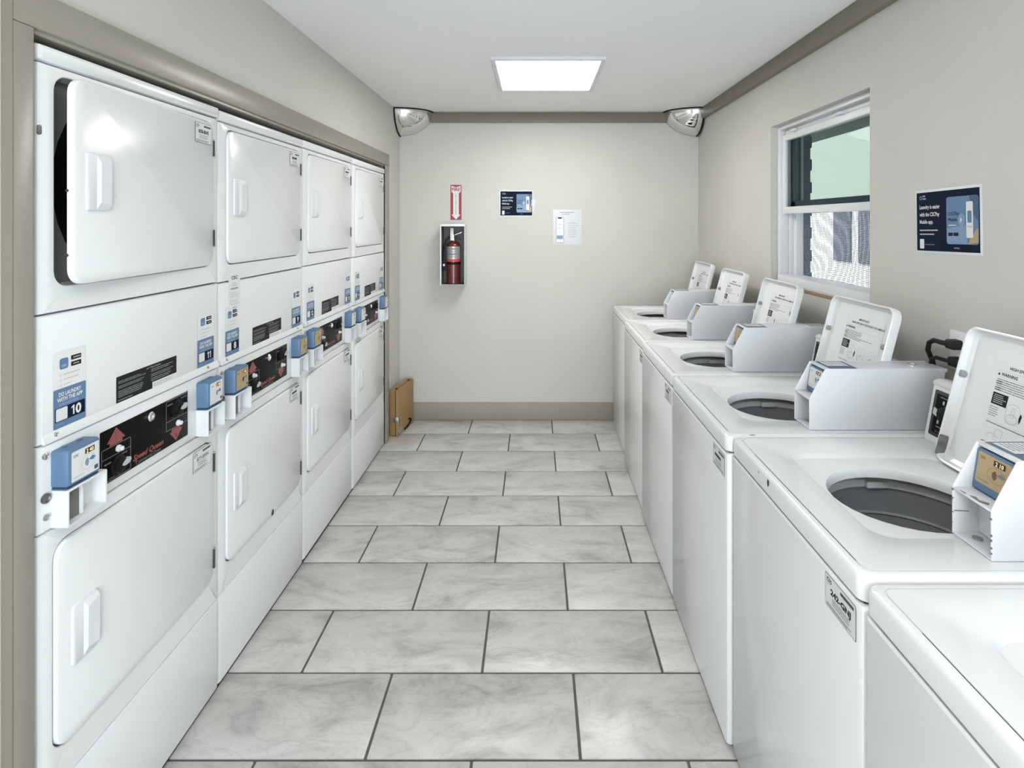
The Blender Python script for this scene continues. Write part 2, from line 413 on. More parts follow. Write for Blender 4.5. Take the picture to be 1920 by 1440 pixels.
struct('trim_4', lambda b: b.box(XR + .17, 2.55, -2, 9, 2.265, 2.44, 'soffit_grey', .004))['label'] = 'grey roof overhang seen through the top of the window'
pl = thing('porch_pillar', 'dark slate blue pillar of ragged courses just outside the window', 'pillar', (1.66, 3.92, -.2))
for q in range(34):
    part('block_course', pl, lambda b: b.box(-.16, .14, -.27, .28, 0, .0738, 'slate', .003), 'pil', loc=(.0 if q % 2 else .010, 0, q * .074))
nb = thing('neighbor_building', 'bright white building wall seen outside through the window', 'building', (6.0, 9.0, -.2))
part('wall', nb, lambda b: b.box(0, .3, -9, 9, 0, 6.5, 'stucco', .01))
part('dark_window', nb, lambda b: b.slab(WEST, -2.19, -1.58, .98, 1.97, 0.0, .03, 'soffit_grey', r=.005, e=.004))
part('dark_window', nb, lambda b: b.slab(WEST, -1.32, -.40, .98, 2.05, 0.0, .03, 'soffit_grey', r=.005, e=.004))
setp(part('pavement', None, lambda b: b.box(XR + .17, 30, -12, 30, -.4, -.2, 'concrete')), 'pale concrete pavement outside below the window', 'pavement', kind='structure')

# ------------------------------------------------------------------ ceiling lights
def light_panel(x, y, wx, wy, label, dm='diffuser'):
    t = thing('ceiling_light', label, 'light', (x, y, ZC), 'square ceiling light panels')
    def fr(b):
        o = lambda d, z: [(p[0], p[1], z) for p in rr(-wx / 2 + d, wx / 2 - d, -wy / 2 + d, wy / 2 - d, .004, 2)]
        b.loft([o(0, 0), o(0, -.012), o(.004, -.016), o(.024, -.016), o(.028, -.008)], 'plastic_white')
    part('frame', t, fr)
    part('diffuser', t, lambda b: b.box(-wx / 2 + .026, wx / 2 - .026, -wy / 2 + .026, wy / 2 - .026, -.012, -.004, dm))
light_panel(.07, 3.24, .60, .70, 'lit square panel on the ceiling between the two corner mirrors')
light_panel(-.15, -.10, .60, .70, 'lit square ceiling panel above the entrance end of the room', 'diffuser_dim')

# ------------------------------------------------------------------ corner mirrors
def mirror(loc, sx, label, ra=.26, rb=.20, rc=.185):
    t = thing('corner_mirror', label, 'mirror', loc, 'domed security mirrors in the far ceiling corners')
    N = 20
    def pt(u, v, k=1.0):
        u, v = R(u), R(v); return V((sx * ra * k * math.cos(v) * math.cos(u), -rb * k * math.cos(v) * math.sin(u), -rc * k * math.sin(v)))
    def dome(b):
        L = [[pt(90 * i / N, 86 * j / N * 1.0) for i in range(N + 1)] for j in range(N + 1)]
        b.loft(L, 'mirror', closed=False)
    part('mirror_dome', t, dome)
    def rim(b):
        b.tube([pt(90 * i / N, 0, 1.01) + V((0, 0, -.004)) for i in range(N + 1)], .006, 'black', 6)
        b.tube([pt(90, 90 * i / N, 1.01) + V((sx * .004, 0, 0)) for i in range(N + 1)], .006, 'black', 6)
        b.tube([pt(0, 90 * i / N, 1.0) + V((0, -.002, 0)) for i in range(N + 1)], .0022, 'bumper_grey', 6)
    part('rim', t, rim)
mirror((XL, YB, ZC), 1, 'domed chrome mirror in the far left ceiling corner above the dryers')
mirror((XR - .012, YB - .010, ZC), -1, 'domed chrome mirror in the far right ceiling corner above the washers')

# ------------------------------------------------------------------ stacked dryers
DW = .674
def ringpanel(b, a0, a1, z0, z1, hole, m, depth=.03, ea=.016, eb=.0025, hd=.035, hm='enamel_side'):
    h0, h1, g0, g1, hr = hole; k = 5
    def lp(f, c, dr=0): return [EAST(a, bb, c) for a, bb in rr(a0 + ea * f, a1 - ea * f, z0 + eb * f, z1 - eb * f, .0022, k)]
    def hl(d, c): return [EAST(a, bb, c) for a, bb in rr(h0 + d, h1 - d, g0 + d, g1 - d, max(hr - d, .003), k)]
    b.loft([lp(0, -depth), lp(0, -ea * .9), lp(.35, -ea * .25), lp(1, 0), hl(-.002, 0), hl(0, -.002), hl(0, -.012)], m)
    b.loft([hl(0, -.012), hl(.004, -hd)], hm)
UD = (.044, .631, 1.392, 1.850, .034); LD = (.040, .631, .384, .838, .036)
def reader_plate(b, fr, wd, ht, tan, num):
    base = 'tan_lit' if tan else 'sticker_white'; ink = 'maroon' if tan else 'blue'
    b.rect(fr, 0, wd, 0, ht, base, 1, r=.003)
    b.rect(fr, wd * .48, wd * .83, ht * .74, ht * .92, 'dark', 2, r=.001)
    b.text(fr, num, wd * .655, ht * .765, ht * .125, 'orange_led', 3, align='C')
    b.text(fr, 'CSC', wd * .07, ht * .80, ht * .08, ink if tan else 'blue_mid', 2, bold=.02)
    b.ring(fr, wd * .60, ht * .45, wd * .27, ht * .25, .0008, 'grey_light' if not tan else 'grey_print', 2)
    for i in range(4): b.ring(fr, wd * .44, ht * .45, wd * (.07 + .035 * i), ht * (.09 + .035 * i), .0014, ink if not tan else 'dark', 3, -50, 50, 8)
    b.poly(fr, [(wd * .62, ht * .5), (wd * .74, ht * .60), (wd * .86, ht * .52), (wd * .80, ht * .44), (wd * .70, ht * .46)], ink if not tan else 'grey_print', 3)
    b.bars(fr, wd * .08, wd * .55, ht * .08, ht * .16, 1, 'grey_light' if not tan else 'grey_print', 2, 3, .4)
    b.rect(fr, wd * .82, wd * .96, ht * .06, ht * .2, 'blue_mid', 2, r=.001)
def app_sticker(b, fr, n):                       # 87 mm wide, blue part 85 mm, white part above
    W = .087; H = .085
    b.rect(fr, 0, W, 0, .166, 'enamel', 1, r=.004)
    b.rect(fr, 0, W, 0, H, 'blue', 2, r=.003)
    b.text(fr, 'DO LAUNDRY', W * .5, .068, .0085, 'sticker_white', 3, wid=.060, align='C', bold=.03)
    b.text(fr, 'WITH THE APP', W * .5, .0565, .0085, 'sticker_white', 3, wid=.068, align='C', bold=.03)
    b.bars(fr, .014, .074, .046, .0535, 1, 'blue_pale', 3, n, .6, .05)
    b.rect(fr, .004, .084, .014, .044, 'navy', 3, r=.002)
    b.rect(fr, .006, .036, .0155, .0425, 'sticker_white', 4, r=.002)
    wds = [.0085 if c == '1' else .016 for c in str(n)]; x = .060 - (sum(wds) + .003 * (len(wds) - 1)) / 2
    for c, wd in zip(str(n), wds):
        if c == '1': b.poly(fr, [(x + .0045, .0185), (x + .0085, .0185), (x + .0085, .0395), (x + .0055, .0395), (x, .0355), (x, .0325), (x + .0045, .035)], 'sticker_white', 4)
        else: b.text(fr, c, x + wd / 2, .0185, .021, 'sticker_white', 4, wid=wd, align='C', bold=.04)
        x += wd + .003
    b.bars(fr, .008, .03, .006, .010, 1, 'blue_pale', 3, n, .5, .05)
    b.rect(fr, .016, .039, .126, .150, 'blue', 2, r=.005)
    b.text(fr, 'CSC', .0275, .131, .005, 'sticker_white', 3, align='C')
    b.rect(fr, .046, .074, .141, .151, 'print_black', 2, r=.0015); b.rect(fr, .046, .074, .127, .137, 'print_black', 2, r=.0015)
    b.bars(fr, .052, .072, .1435, .1485, 1, 'grey_light', 3, 2, .5); b.bars(fr, .052, .072, .1295, .1345, 1, 'grey_light', 3, 4, .5)
    for i in range(3):
        b.ring(fr, .019, .114 - .011 * i, .003, .003, .0008, 'grey_light', 2, n=10)
        b.bars(fr, .026, .026 + (.05, .044, .026)[i], .112 - .011 * i, .116 - .011 * i, 1, 'grey_light', 2, 5 + i, .55, .06)
def id_sticker(b, fr, W, H, code, m='sticker_white', seed=1, ink='print_black'):
    b.rect(fr, 0, W, 0, H, 'print_grey', 1, r=.003); b.rect(fr, .0012, W - .0012, .0012, H - .0012, m, 2, r=.0025)
    b.ring(fr, W * .14, H * .83, W * .09, H * .10, .001, 'grey_print', 3, n=12)
    b.text(fr, 'CSC', W * .07, H * .79, H * .10, ink, 3, bold=.02)
    b.rect(fr, W * .52, W * .94, H * .80, H * .90, 'print_grey', 3)
    if code: b.text(fr, code, W * .52, H * .48, H * .17, ink, 3, wid=W * .66, align='C', bold=.045)
    else: b.bars(fr, W * .2, W * .85, H * .48, H * .66, 1, ink, 3, seed, .8, .08)
    b.bars(fr, W * .25, W * .82, H * .20, H * .42, 3, 'grey_print', 3, seed + 3, .4, .06)
    b.bars(fr, W * .06, W * .94, H * .05, H * .15, 2, 'grey_print', 3, seed + 7, .6, .04)
def pull(b, a0, a1, z0, z1, c):                    # door pull: sloped left half, raised lip on the right with facetted ends
    m = 'plastic_white'; am = a0 + (a1 - a0) * .5; f = lambda a, z, h: EAST(a, z, c + h)
    b.loft([[f(a, z, 0) for a, z in rr(a0, a1, z0, z1, .006, 3)], [f(a, z, .004) for a, z in rr(a0 + .001, a1 - .001, z0 + .001, z1 - .001, .006, 3)],
            [f(a, z, .0052) for a, z in rr(a0 + .004, a1 - .003, z0 + .003, z1 - .003, .005, 3)]], m, cap1=True)
    q = .016; zi0, zi1 = z0 + .004, z1 - .004
    b.face([f(am, zi0 + q, .0105), f(a1 - .003, zi0 + q * .6, .0115), f(a1 - .003, zi1 - q * .6, .0115), f(am, zi1 - q, .0105)], m)
    b.face([f(am - .008, zi0, .0053), f(a1 - .003, zi0, .0053), f(a1 - .003, zi0 + q * .6, .0115), f(am, zi0 + q, .0105)], m)
    b.face([f(am - .008, zi1, .0053), f(am, zi1 - q, .0105), f(a1 - .003, zi1 - q * .6, .0115), f(a1 - .003, zi1, .0053)], m)
    b.face([f(am - .008, zi0, .0053), f(am, zi0 + q, .0105), f(am, zi1 - q, .0105), f(am - .008, zi1, .0053)], m)
    b.face([f(a1 - .003, zi0, .0053), f(a1 - .003, zi1, .0053), f(a1 - .003, zi1 - q * .6, .0115), f(a1 - .003, zi0 + q * .6, .0115)], m)
def knob(b, a, z, ang):
    b.lathe(EAST(a, z, .0015), [(.025, 0), (.025, .004), (.019, .007), (.018, .013), (.015, .015)], 'black', 24, (1, 0, 0), cap0=False)
    ca, sa = math.cos(ang), math.sin(ang); f = EAST.at(a, z, .012)
    pts = [(.013 + .015 * math.cos(R(t)) , .0075 * math.sin(R(t)) * (1 + .35 * math.cos(R(t)))) for t in range(0, 360, 24)]
    b.prism(f, [(x * ca - y * sa, x * sa + y * ca) for x, y in pts], 0, .006, 'grey_light')
def make_dryer(i):
    lab = ['white stacked dryer nearest the camera, upper door ajar, numbered 10 and 11',
           'white stacked dryer numbered 8 and 9, second from the camera, with a long white sticker',
           'white stacked dryer numbered 12 and 13, third from the camera',
           'white stacked dryer numbered 14 and 15, farthest from the camera beside the casing'][i]
    t = thing('stacked_dryer', lab, 'dryer', (-1.035 - (0, .004, .006, .003)[i], 1.16 + DW * i, (0, -.004, -.002, -.004)[i]), 'stacked dryers along the left wall')
    W0, W1 = .001, DW - .002
    part('cabinet', t, lambda b: (b.box(-.70, -.028, W0 + .001, W1 - .001, .014, 1.37, 'enamel_side'),
                                  b.box(-.70, -.60, W0 + .001, W1 - .001, 1.37, 1.89, 'enamel_side'),
                                  b.box(-.60, -.028, W0 + .001, .012, 1.37, 1.89, 'enamel_side'), b.box(-.60, -.028, W1 - .012, W1 - .001, 1.37, 1.89, 'enamel_side'),
                                  b.box(-.60, -.028, .012, W1 - .012, 1.86, 1.89, 'enamel_side'),
                                  b.box(-.60, -.56, .012, W1 - .012, 1.37, 1.86, 'black')), 'd_cab')
    part('foot', t, lambda b: (b.lathe((-.06, .05, 0), [(.022, 0), (.022, .006), (.008, .008), (.008, .02)], 'steel_dark', 14),), 'd_foot1')
    part('foot', t, lambda b: (b.lathe((-.06, .62, 0), [(.022, 0), (.022, .006), (.008, .008), (.008, .02)], 'steel_dark', 14),), 'd_foot2')
    part('kick_panel', t, lambda b: b.slab(EAST, W0, W1, .016, .3045, -.03, 0, 'enamel', r=.002, e=.014, eb=.0025, k=3), 'd_kick')
    part('lower_front', t, lambda b: ringpanel(b, W0, W1, .3065, .8725, LD, 'enamel'), 'd_low')
    part('control_section', t, lambda b: b.slab(EAST, W0, W1, .8755, 1.0595, -.03, 0, 'enamel', r=.002, e=.014, eb=.0025, k=3), 'd_ctl')
    def mid(b):
        b.slab(EAST, W0, W1, 1.0625, 1.3335, -.03, 0, 'enamel', r=.002, e=.014, eb=.0025, k=3)
        b.loft([[EAST(a, z, c) for z, c in ((1.0627, 0), (1.0627, .006), (1.0655, .0065), (1.083, .0008))] for a in (W0 + .012, W0 + .03, W1 - .012)], 'enamel', True, True)
    part('middle_front', t, mid, 'd_mid')
    part('upper_front', t, lambda b: ringpanel(b, W0, W1, 1.3365, 1.868, UD, 'enamel'), 'd_up')
    part('top_cap', t, lambda b: (b.slab(EAST, W0 - .0005, W1 + .0005, 1.871, 1.907, -.66, .003, 'enamel', r=.006, e=.012, eb=.008, k=3),), 'd_cap')
    def bulk(b):
        b.slab(EAST, .02, .655, 1.375, 1.858, -.05, -.034, 'cabinet_inside', r=.02, e=.002)
    part('drum_bulkhead', t, bulk, 'd_bulk')
    part('drum', t, lambda b: (b.lathe(EAST(.337, 1.62, -.0335), [(.262, 0), (.255, .001), (.25, .0012)], 'black', 36, (1, 0, 0), cap0=False),), 'd_drum')
    for nm, D in (('upper_door', UD), ('lower_door', LD)):
        h0, h1, g0, g1, hr = D; up = nm == 'upper_door'
        d = link(nm, None, t)
        ajar = up and i == 0
        piv = V((0, h1 - .003, 0)); d.location = piv
        if ajar: d.rotation_euler = (0, 0, R(3.2))
        ox = -piv.y
        def panel(b):
            def lp(ins, c): return [EAST(a + ox, z, c) for a, z in rr(h0 + .003 + ins, h1 - .003 - ins, g0 + .003 + ins, g1 - .003 - ins, hr - ins, 6)]
            b.loft([lp(.002, -.010), lp(0, -.008), lp(0, .003), lp(.0015, .0058), lp(.004, .007)], 'enamel', True, True)
        part('door_panel', d, panel, 'd_' + nm)
        zc0, zc1 = (1.557, 1.688) if up else (.544, .676)
        part('handle', d, lambda b: pull(b, .079 + ox, .150 + ox, zc0, zc1, .007), 'd_h' + nm)
        for z0, z1 in (((1.739, 1.797), (1.453, 1.511)) if up else ((.732, .797), (.423, .49))):
            part('hinge', t, lambda b: (b.slab(EAST, h1 - .002, h1 + .006, z0, z1, 0, .009, 'screw', r=.001, e=.002), b.slab(EAST, h1 - .006, h1 - .002, z0 + .004, z1 - .004, 0.0, .011, 'groove_dark', r=.0005, e=.001)), 'd_hg%s%.2f' % (nm, z0))
        code = ('878-BVK' if up else '877-BVN') if i == 0 else None
        zz = 1.776 if up else .774
        part('id_sticker', d, lambda b: id_sticker(b, EAST.at(.520 + ox, zz, .0075), .092, .061, code, seed=i + 3 * up, ink='print_black' if up or i else 'grey_print'),
             label='serial sticker reading ' + code if code else None)
        if up:
            part('catch_pin', d, lambda b: b.lathe(EAST(h0 + .0028 + ox, 1.46, -.008), [(.0035, 0), (.0035, .0006)], 'dark', 10, (0, -1, 0)), 'd_pin')
            part('catch_pin', d, lambda b: b.lathe(EAST(h0 + .0028 + ox, 1.60, -.008), [(.0035, 0), (.0035, .0006)], 'dark', 10, (0, -1, 0)), 'd_pin2')
    # control panel
    pn = part('control_panel', t, lambda b: (b.slab(EAST, .1625, .508, .896, 1.0335, 0, .0012, 'plastic_white', r=.003, e=.0006), b.slab(EAST, .1675, .503, .900, 1.030, .0012, .0022, 'black_gloss', r=.002, e=.0005)), 'd_pan')
    F = EAST.at(0, 0, .0023)
    def art(b):
        g = 'grey_print'; w_ = .0016
        b.frame(F, .171, .268, .903, .985, w_, g, 1, .004); b.rect(F, .171, .268, .9595, .961, g, 1)
        b.frame(F, .404, .5015, .944, 1.028, w_, g, 1, .004); b.rect(F, .404, .5015, .9685, .970, g, 1)
        b.poly(F, [(.218, 1.0265), (.188, .994), (.197, .994), (.197, .9865), (.239, .9865), (.239, .994), (.249, .994)], 'red', 1)
        b.poly(F, [(.448, .9045), (.477, .935), (.468, .935), (.468, .9425), (.428, .9425), (.428, .935), (.419, .935)], 'red', 1)
        for ca, cb, s in ((.218, 1.004, 1), (.448, .926, -1)):
            b.ring(F, ca, cb + s * .006, .004, .004, .001, 'dark', 2, n=10); b.rect(F, ca - .0006, ca + .0006, cb - .012, cb + .002, 'dark', 2)
        b.text(F, 'Speed Queen', .335, .9165, .0145, 'red', 1, wid=.118, align='C', bold=.03, shear=.3)
        b.text(F, 'Commercial Dryer', .335, .9035, .0095, 'grey_print', 1, wid=.098, align='C')
        b.bars(F, .18, .215, .944, .950, 1, g, 1, 2, .6); b.bars(F, .235, .262, .950, .956, 1, g, 1, 3, .5); b.bars(F, .195, .25, .9065, .910, 1, g, 1, 4, .6)
        b.bars(F, .41, .44, 1.012, 1.018, 1, g, 1, 5, .6); b.bars(F, .47, .498, 1.016, 1.022, 1, g, 1, 6, .5); b.bars(F, .43, .48, .973, .977, 1, g, 1, 7, .6)
    part('panel_print', pn, art, 'd_art')
    part('knob', pn, lambda b: knob(b, .222, .932, R(15)), 'd_k1'); part('knob', pn, lambda b: knob(b, .450, .996, R(10)), 'd_k2')
    for a, z in ((.2245, .972), (.456, .9525)):
        part('push_button', pn, lambda b: b.lathe(EAST(a, z, .002), [(.0085, 0), (.0085, .004), (.006, .005), (.0058, .012), (.004, .0135)], 'plastic_white', 16, (1, 0, 0)), 'd_b%.3f' % a)
    part('key_lock', pn, lambda b: b.lathe(EAST(.340, 1.0105, .002), [(.013, 0), (.013, .004), (.010, .007), (.005, .007), (.005, .005)], 'chrome', 20, (1, 0, 0)), 'd_kl')
    # card readers over white coin brackets
    tan = [(0, 0), (1, 1), (1, 0), (0, 0)][i]
    for s, (y0, y1, w1) in enumerate(((.035, .125, .146), (.548, .630, .643))):
        rd = part('card_reader', t, lambda b: (b.slab(EAST, y0, y1, .9615, 1.041, 0, .037, 'blue_body', r=.006, e=.007, k=3),
              b.slab(EAST, y0 + .001, y1 - .001, .9575, .9615, 0, .034, 'blue_dark', r=.003, e=.003),
              b.slab(EAST, y0 + .02, y0 + .03, 1.041, 1.0435, .004, .012, 'blue_body', r=.002, e=.001), b.slab(EAST, y1 - .03, y1 - .02, 1.041, 1.0435, .004, .012, 'blue_body', r=.002, e=.001)), 'd_rd%d' % s)
        part('face_plate', rd, lambda b: reader_plate(b, EAST.at(y0 + .008, .969, .0372), y1 - y0 - .014, .065, tan[s], '2 40'), 'd_fp%d%d' % (s, tan[s]),
             label='tan lit reader face' if tan[s] else 'white reader face with price display')
        def brk(b):
            f = EAST
            o = lambda d, c: [f(a, z, c) for a, z in rr(y0 + d, w1 - d, .876 + d, .9565 - d, .003, 2)]
            b.loft([o(0, 0), o(0, .035), o(.0008, .036), o(.0045, .036), o(.0045, .002)], 'plastic_white', False, True)
            ym = y0 + (w1 - y0) * .47
            b.slab(f, ym, ym + .006, .881, .952, .002, .024, 'plastic_white', r=.001, e=.001)
            b.slab(f, y0 + .0046, ym, .8812, .9518, .002, .018, 'cabinet_inside', r=.001, e=.0005)
            b.lathe(f(y0 + .026, .942, .018), [(.0025, 0), (.0025, .001)], 'black', 10, (1, 0, 0))
        part('coin_bracket', t, brk, 'd_br%d' % s)
    for a, z, r_ in ((.0195, 1.037, .0065), (.022, .907, .0065), (.044, 1.074, .0055), (.603, 1.074, .0055), (.655, 1.035, .005), (.655, .905, .005)):
        part('screw', t, lambda b: b.lathe(EAST(a, z, .000), [(r_, 0), (r_, .004), (r_ * .6, .006), (r_ * .4, .0045)], 'screw', 14, (1, 0, 0)), 'd_sc%.3f%.3f' % (a, z))
    part('cam_lock', t, lambda b: b.lathe(EAST(.0205, .948, 0), [(.0105, 0), (.0105, .005), (.008, .006), (.006, .003)], 'steel_dark', 18, (1, 0, 0)), 'd_cl')
    nums = ((10, 11), (8, 9), (12, 13), (14, 15))[i]
    for n, a in zip(nums, (.040, .553)):
        part('app_sticker', t, lambda b: app_sticker(b, EAST.at(a, 1.0835, .0004), n), label='blue and white app sticker numbered %d' % n)
    def warn(b):
        f = EAST.at(.221, 1.0815, .0004); W, H = .232, .0665
        b.rect(f, 0, W, 0, H, 'print_black', 1, r=.002); b.rect(f, .13, W, -.001, .018, 'sticker_white', 2)
        b.text(f, 'ATTENTION', .135, .0575, .0045, 'grey_light', 2, wid=.055, align='C')
        for a0, a1, b0, b1, n, sd in ((.006, .11, .047, .055, 2, 1), (.006, .10, .035, .043, 2, 2), (.006, .118, .013, .031, 4, 3), (.006, .07, .004, .009, 1, 4), (.125, .226, .046, .055, 2, 5), (.125, .222, .033, .042, 2, 6), (.125, .226, .021, .031, 2, 7)):
            b.bars(f, a0, a1, b0, b1, n, 'grey_print', 2, sd, .5, .04)
        b.bars(f, .136, .224, .004, .015, 2, 'grey_light', 3, 9, .4, .06)
    part('warning_label', t, warn, 'd_warn', label='black warning label with fine white print')
    if i == 1:
        def longst(b):
            f = EAST.at(.060, 1.225, .0006)
            b.rect(f, 0, .075, 0, .135, 'enamel', 1, r=.002)
            b.text(f, 'CSC', .0375, .115, .011, 'print_black', 2, wid=.04, align='C', bold=.03)
            b.bars(f, .02, .055, .09, .105, 2, 'grey_light', 2, 1, .5); b.bars(f, .014, .06, .078, .088, 1, 'grey_print', 2, 2, .5)
            b.bars(f, .01, .066, .052, .072, 3, 'grey_light', 2, 3, .35); b.bars(f, .01, .066, .026, .046, 3, 'grey_light', 2, 4, .35)
            b.bars(f, .024, .052, .008, .020, 2, 'grey_print', 2, 5, .5)
        part('service_sticker', t, longst, label='long narrow white sticker across the seam')
        part('paint_chip', t, lambda b: b.poly(EAST.at(0, 0, .0075), [(.355, .385), (.372, .384), (.374, .40), (.366, .409), (.357, .40)], 'dark', 1))
    if i == 0:
        part('wear_mark', t, lambda b: b.slab(EAST, .005, .012, 1.715, 1.735, -.004, .0012, 'scuff', r=.003, e=.001))
        part('wear_mark', t, lambda b: (b.slab(EAST, .0012, .004, .62, .68, -.015, -.012, 'dark', r=.001, e=.001)))
for i in range(4): make_dryer(i)

# ------------------------------------------------------------------ top-load washers
WW = .6455
def extr(b, prof, y0, y1, m, e=.004):              # profile in x,z extruded along y with softened ends
    cx = sum(p[0] for p in prof) / len(prof); czz = sum(p[1] for p in prof) / len(prof)
    sh = lambda f: [(x + (cx - x) * f, z + (czz - z) * f) for x, z in prof]
    b.loft([[(x, y0, z) for x, z in sh(.02)], [(x, y0 + e, z) for x, z in prof], [(x, y1 - e, z) for x, z in prof], [(x, y1, z) for x, z in sh(.02)]], m, True, True)
ZT = .912
def make_washer(i, X, label, tan, code, display):
    t = thing('top_load_washer', label, 'washer', (X, .976 + WW * (i - 1) + (0, .0, .002, .001, .003, .004)[i], (-.006, 0, 0, .002, -.002, -.003)[i]), 'top-load washers along the right wall')
    Wd = WW - .004; D = XR - X - .03
    def cab(b):
        b.slab(WEST.at(-Wd / 2, 0, 0), -Wd / 2, Wd / 2, .012, .8585, -.03, 0, 'enamel', r=.004, e=.012, eb=.006, k=3)
        b.box(.03, D, 0, .012, .012, .8585, 'enamel'); b.box(.03, D, Wd - .012, Wd, .012, .8585, 'enamel')
        b.box(D - .012, D, .012, Wd - .012, .012, .8585, 'enamel'); b.box(.03, D - .012, .012, Wd - .012, .012, .03, 'steel_dark')
        b.box(.012, .022, .01, Wd - .01, .856, .866, 'groove_dark'); b.box(.022, D - .01, .008, .016, .856, .866, 'groove_dark'); b.box(.022, D - .01, Wd - .016, Wd - .008, .856, .866, 'groove_dark')
    part('cabinet', t, cab, 'w_cab%.3f' % X)
    for y in (.05, Wd - .05): part('foot', t, lambda b: b.lathe((.06, y, 0), [(.02, 0), (.02, .006), (.007, .008), (.007, .02)], 'rubber', 12), 'w_ft%.2f' % y)
    HC = (.282, .312)
    def deck(b):
        m = 'enamel'; k = 8
        o = lambda d, z, r=.02: [(x, y, z) for x, y in rr(d, D - d, d, Wd - d, r, k)]
        ins = lambda x0, x1, y0, y1, r, z: [(x, y, z) for x, y in rr(x0, x1, y0, y1, r, k)]
        h = lambda ra, rb, z: [(x, y, z) for x, y in ell(HC[0], HC[1], ra, rb, k)]
        b.loft([o(.004, .8625), o(0, .866), o(0, .902), o(.0025, .908), o(.008, .9115), o(.015, ZT), o(.0165, ZT)], m)
        b.loft([o(.0165, ZT), o(.0168, ZT - .003), o(.0190, ZT - .003), o(.0195, ZT)], m)
        b.box(.0170, .0188, .05, Wd - .12, ZT - .003, ZT - .0008, 'groove_dark')
        b.loft([o(.0195, ZT), ins(.098, .512, .118, .528, .055, ZT), ins(.104, .506, .124, .522, .05, ZT - .004), ins(.110, .500, .132, .514, .045, ZT - .010),
                h(.172, .162, ZT - .0105), h(.164, .153, ZT - .013), h(.160, .149, ZT - .020), h(.160, .149, ZT - .036)], m)
    part('deck', t, deck, 'w_deck%.3f' % X)
    def ringp(b):
        h = lambda r, z: [(x, y, z) for x, y in ell(.30, .322, r, r, 10)]
        b.loft([h(.21, .858), h(.185, .856), h(.178, .852), h(.178, .834), h(.184, .832)], 'tub_grey')
        b.box(.30, .36, .322 + .165, .322 + .182, .832, .852, 'tub_grey', .004)
    part('tub_ring', t, ringp, 'w_ring')
    def bask(b):
        h = lambda r, z: [(x, y, z) for x, y in ell(.30, .322, r, r, 10)]
        b.loft([h(.186, .835), h(.192, .80), h(.192, .765), h(.188, .76), h(.194, .755), h(.194, .66), h(.19, .655), h(.19, .62)], 'basket_grey')
        b.loft([h(.19, .62), h(.19, .56), h(.16, .53)], 'black', False, True)
    part('basket', t, bask, 'w_bask')
    part('agitator', t, lambda b: b.lathe((.30, .322, .531), [(.14, 0), (.12, .02), (.06, .05), (.045, .10), (.03, .12)], 'black', 24), 'w_agit')
    # raised lid, leaning back against the control hood
    s15, c15 = math.sin(R(15)), math.cos(R(15))
    LF = Fr((.492, .323, .907), (0, -1, 0), (s15, 0, c15)); LW, LH = .186, .364
    def lid(b):
        def lp(d, c, r): return [LF(a, bb, c) for a, bb in rr(-LW + d, LW - d, d, LH - d, max(r - d, .004), 6)]
        b.loft([lp(.006, -.026, .034), lp(.001, -.022, .034), lp(0, -.014, .034), lp(0, .004, .034), lp(.0012, .0065, .034), lp(.004, .0072, .034), lp(.007, .0055, .034), lp(.010, -.010, .034),
                lp(.020, -.016, .04), lp(.030, -.0145, .04)], 'enamel', True, True)
    ld = part('lid', t, lid, 'w_lid')
    for a, bb in ((-LW + .010, .235), (LW - .026, .235)):
        part('lid_bumper', ld, lambda b: b.lathe(LF(a, bb, -.012), [(.009, 0), (.009, .012), (.006, .014)], 'bumper_grey', 14, tuple(LF.n)), 'w_lb%.2f' % a)
    part('hinge_stop_shade', ld, lambda b: b.slab(LF, -LW + .004, -LW + .014, .012, .066, -.012, .0078, 'scuff', r=.004, e=.002), 'w_lhs')  # scuffed hinge stop, with the shadow around it put into the grey
    def llab(b):
        f = LF.at(0, 0, -.0140); k = 'print_black'; g = 'grey_print'; gl = 'grey_light'
        b.rect(f, -.088, .132, .026, .306, 'enamel', .4, r=.004)
        b.text(f, 'IMPORTANT', .015, .294, .0075, k, 1, wid=.060, align='C', bold=.025)
        b.text(f, 'HIGH EFFICIENCY', -.052, .281, .007, k, 1, wid=.078, bold=.025); b.text(f, 'DETERGENT IS RECOMMENDED', .034, .281, .007, k, 1, wid=.100, bold=.015)
        b.ring(f, .030, .2845, .004, .005, .0016, k, 1, n=12)
        b.rect(f, -.083, .125, .2735, .2742, gl, 1)
        b.poly(f, [(-.081, .262), (-.074, .262), (-.0775, .2695)], k, 1); b.text(f, 'WARNING', -.071, .262, .0075, k, 1, wid=.046, bold=.03)
        b.rect(f, -.083, .125, .2575, .2582, gl, 1)
        for j in range(6):
            y = .2500 - j * .0052
            b.bars(f, -.078, (.02, .055, .02, .0, .10, .045)[j], y, y + .0042, 1, g, 1, 20 + j, .5, .035)
            if j in (1, 2, 4, 5): b.text(f, 'DO NOT', -.080, y + .0006, .0030, k, 2, wid=.017, bold=.03)
        b.rect(f, -.080, -.036, .190, .219, k, 1); b.bars(f, -.076, -.040, .193, .216, 5, gl, 2, 31, .4, .06)
        b.bars(f, -.080, -.05, .160, .186, 5, g, 1, 33, .35, .06)
        for ca in (-.015, .042, .100):                       # line drawings of the tub
            b.frame(f, ca - .019, ca + .019, .157, .205, .0006, g, 1, .015)
            b.ring(f, ca, .170, .016, .011, .0007, g, 1, n=20); b.ring(f, ca, .172, .011, .007, .0005, gl, 1, n=16)
            b.frame(f, ca - .004, ca + .004, .172, .196, .0005, g, 1, .003)
        b.poly(f, [(.006, .165), (.009, .172), (.010, .185), (.006, .190), (.003, .178)], k, 2)
        b.rect(f, .026, .0265, .15, .212, gl, 1); b.rect(f, .068, .0685, .15, .212, gl, 1)
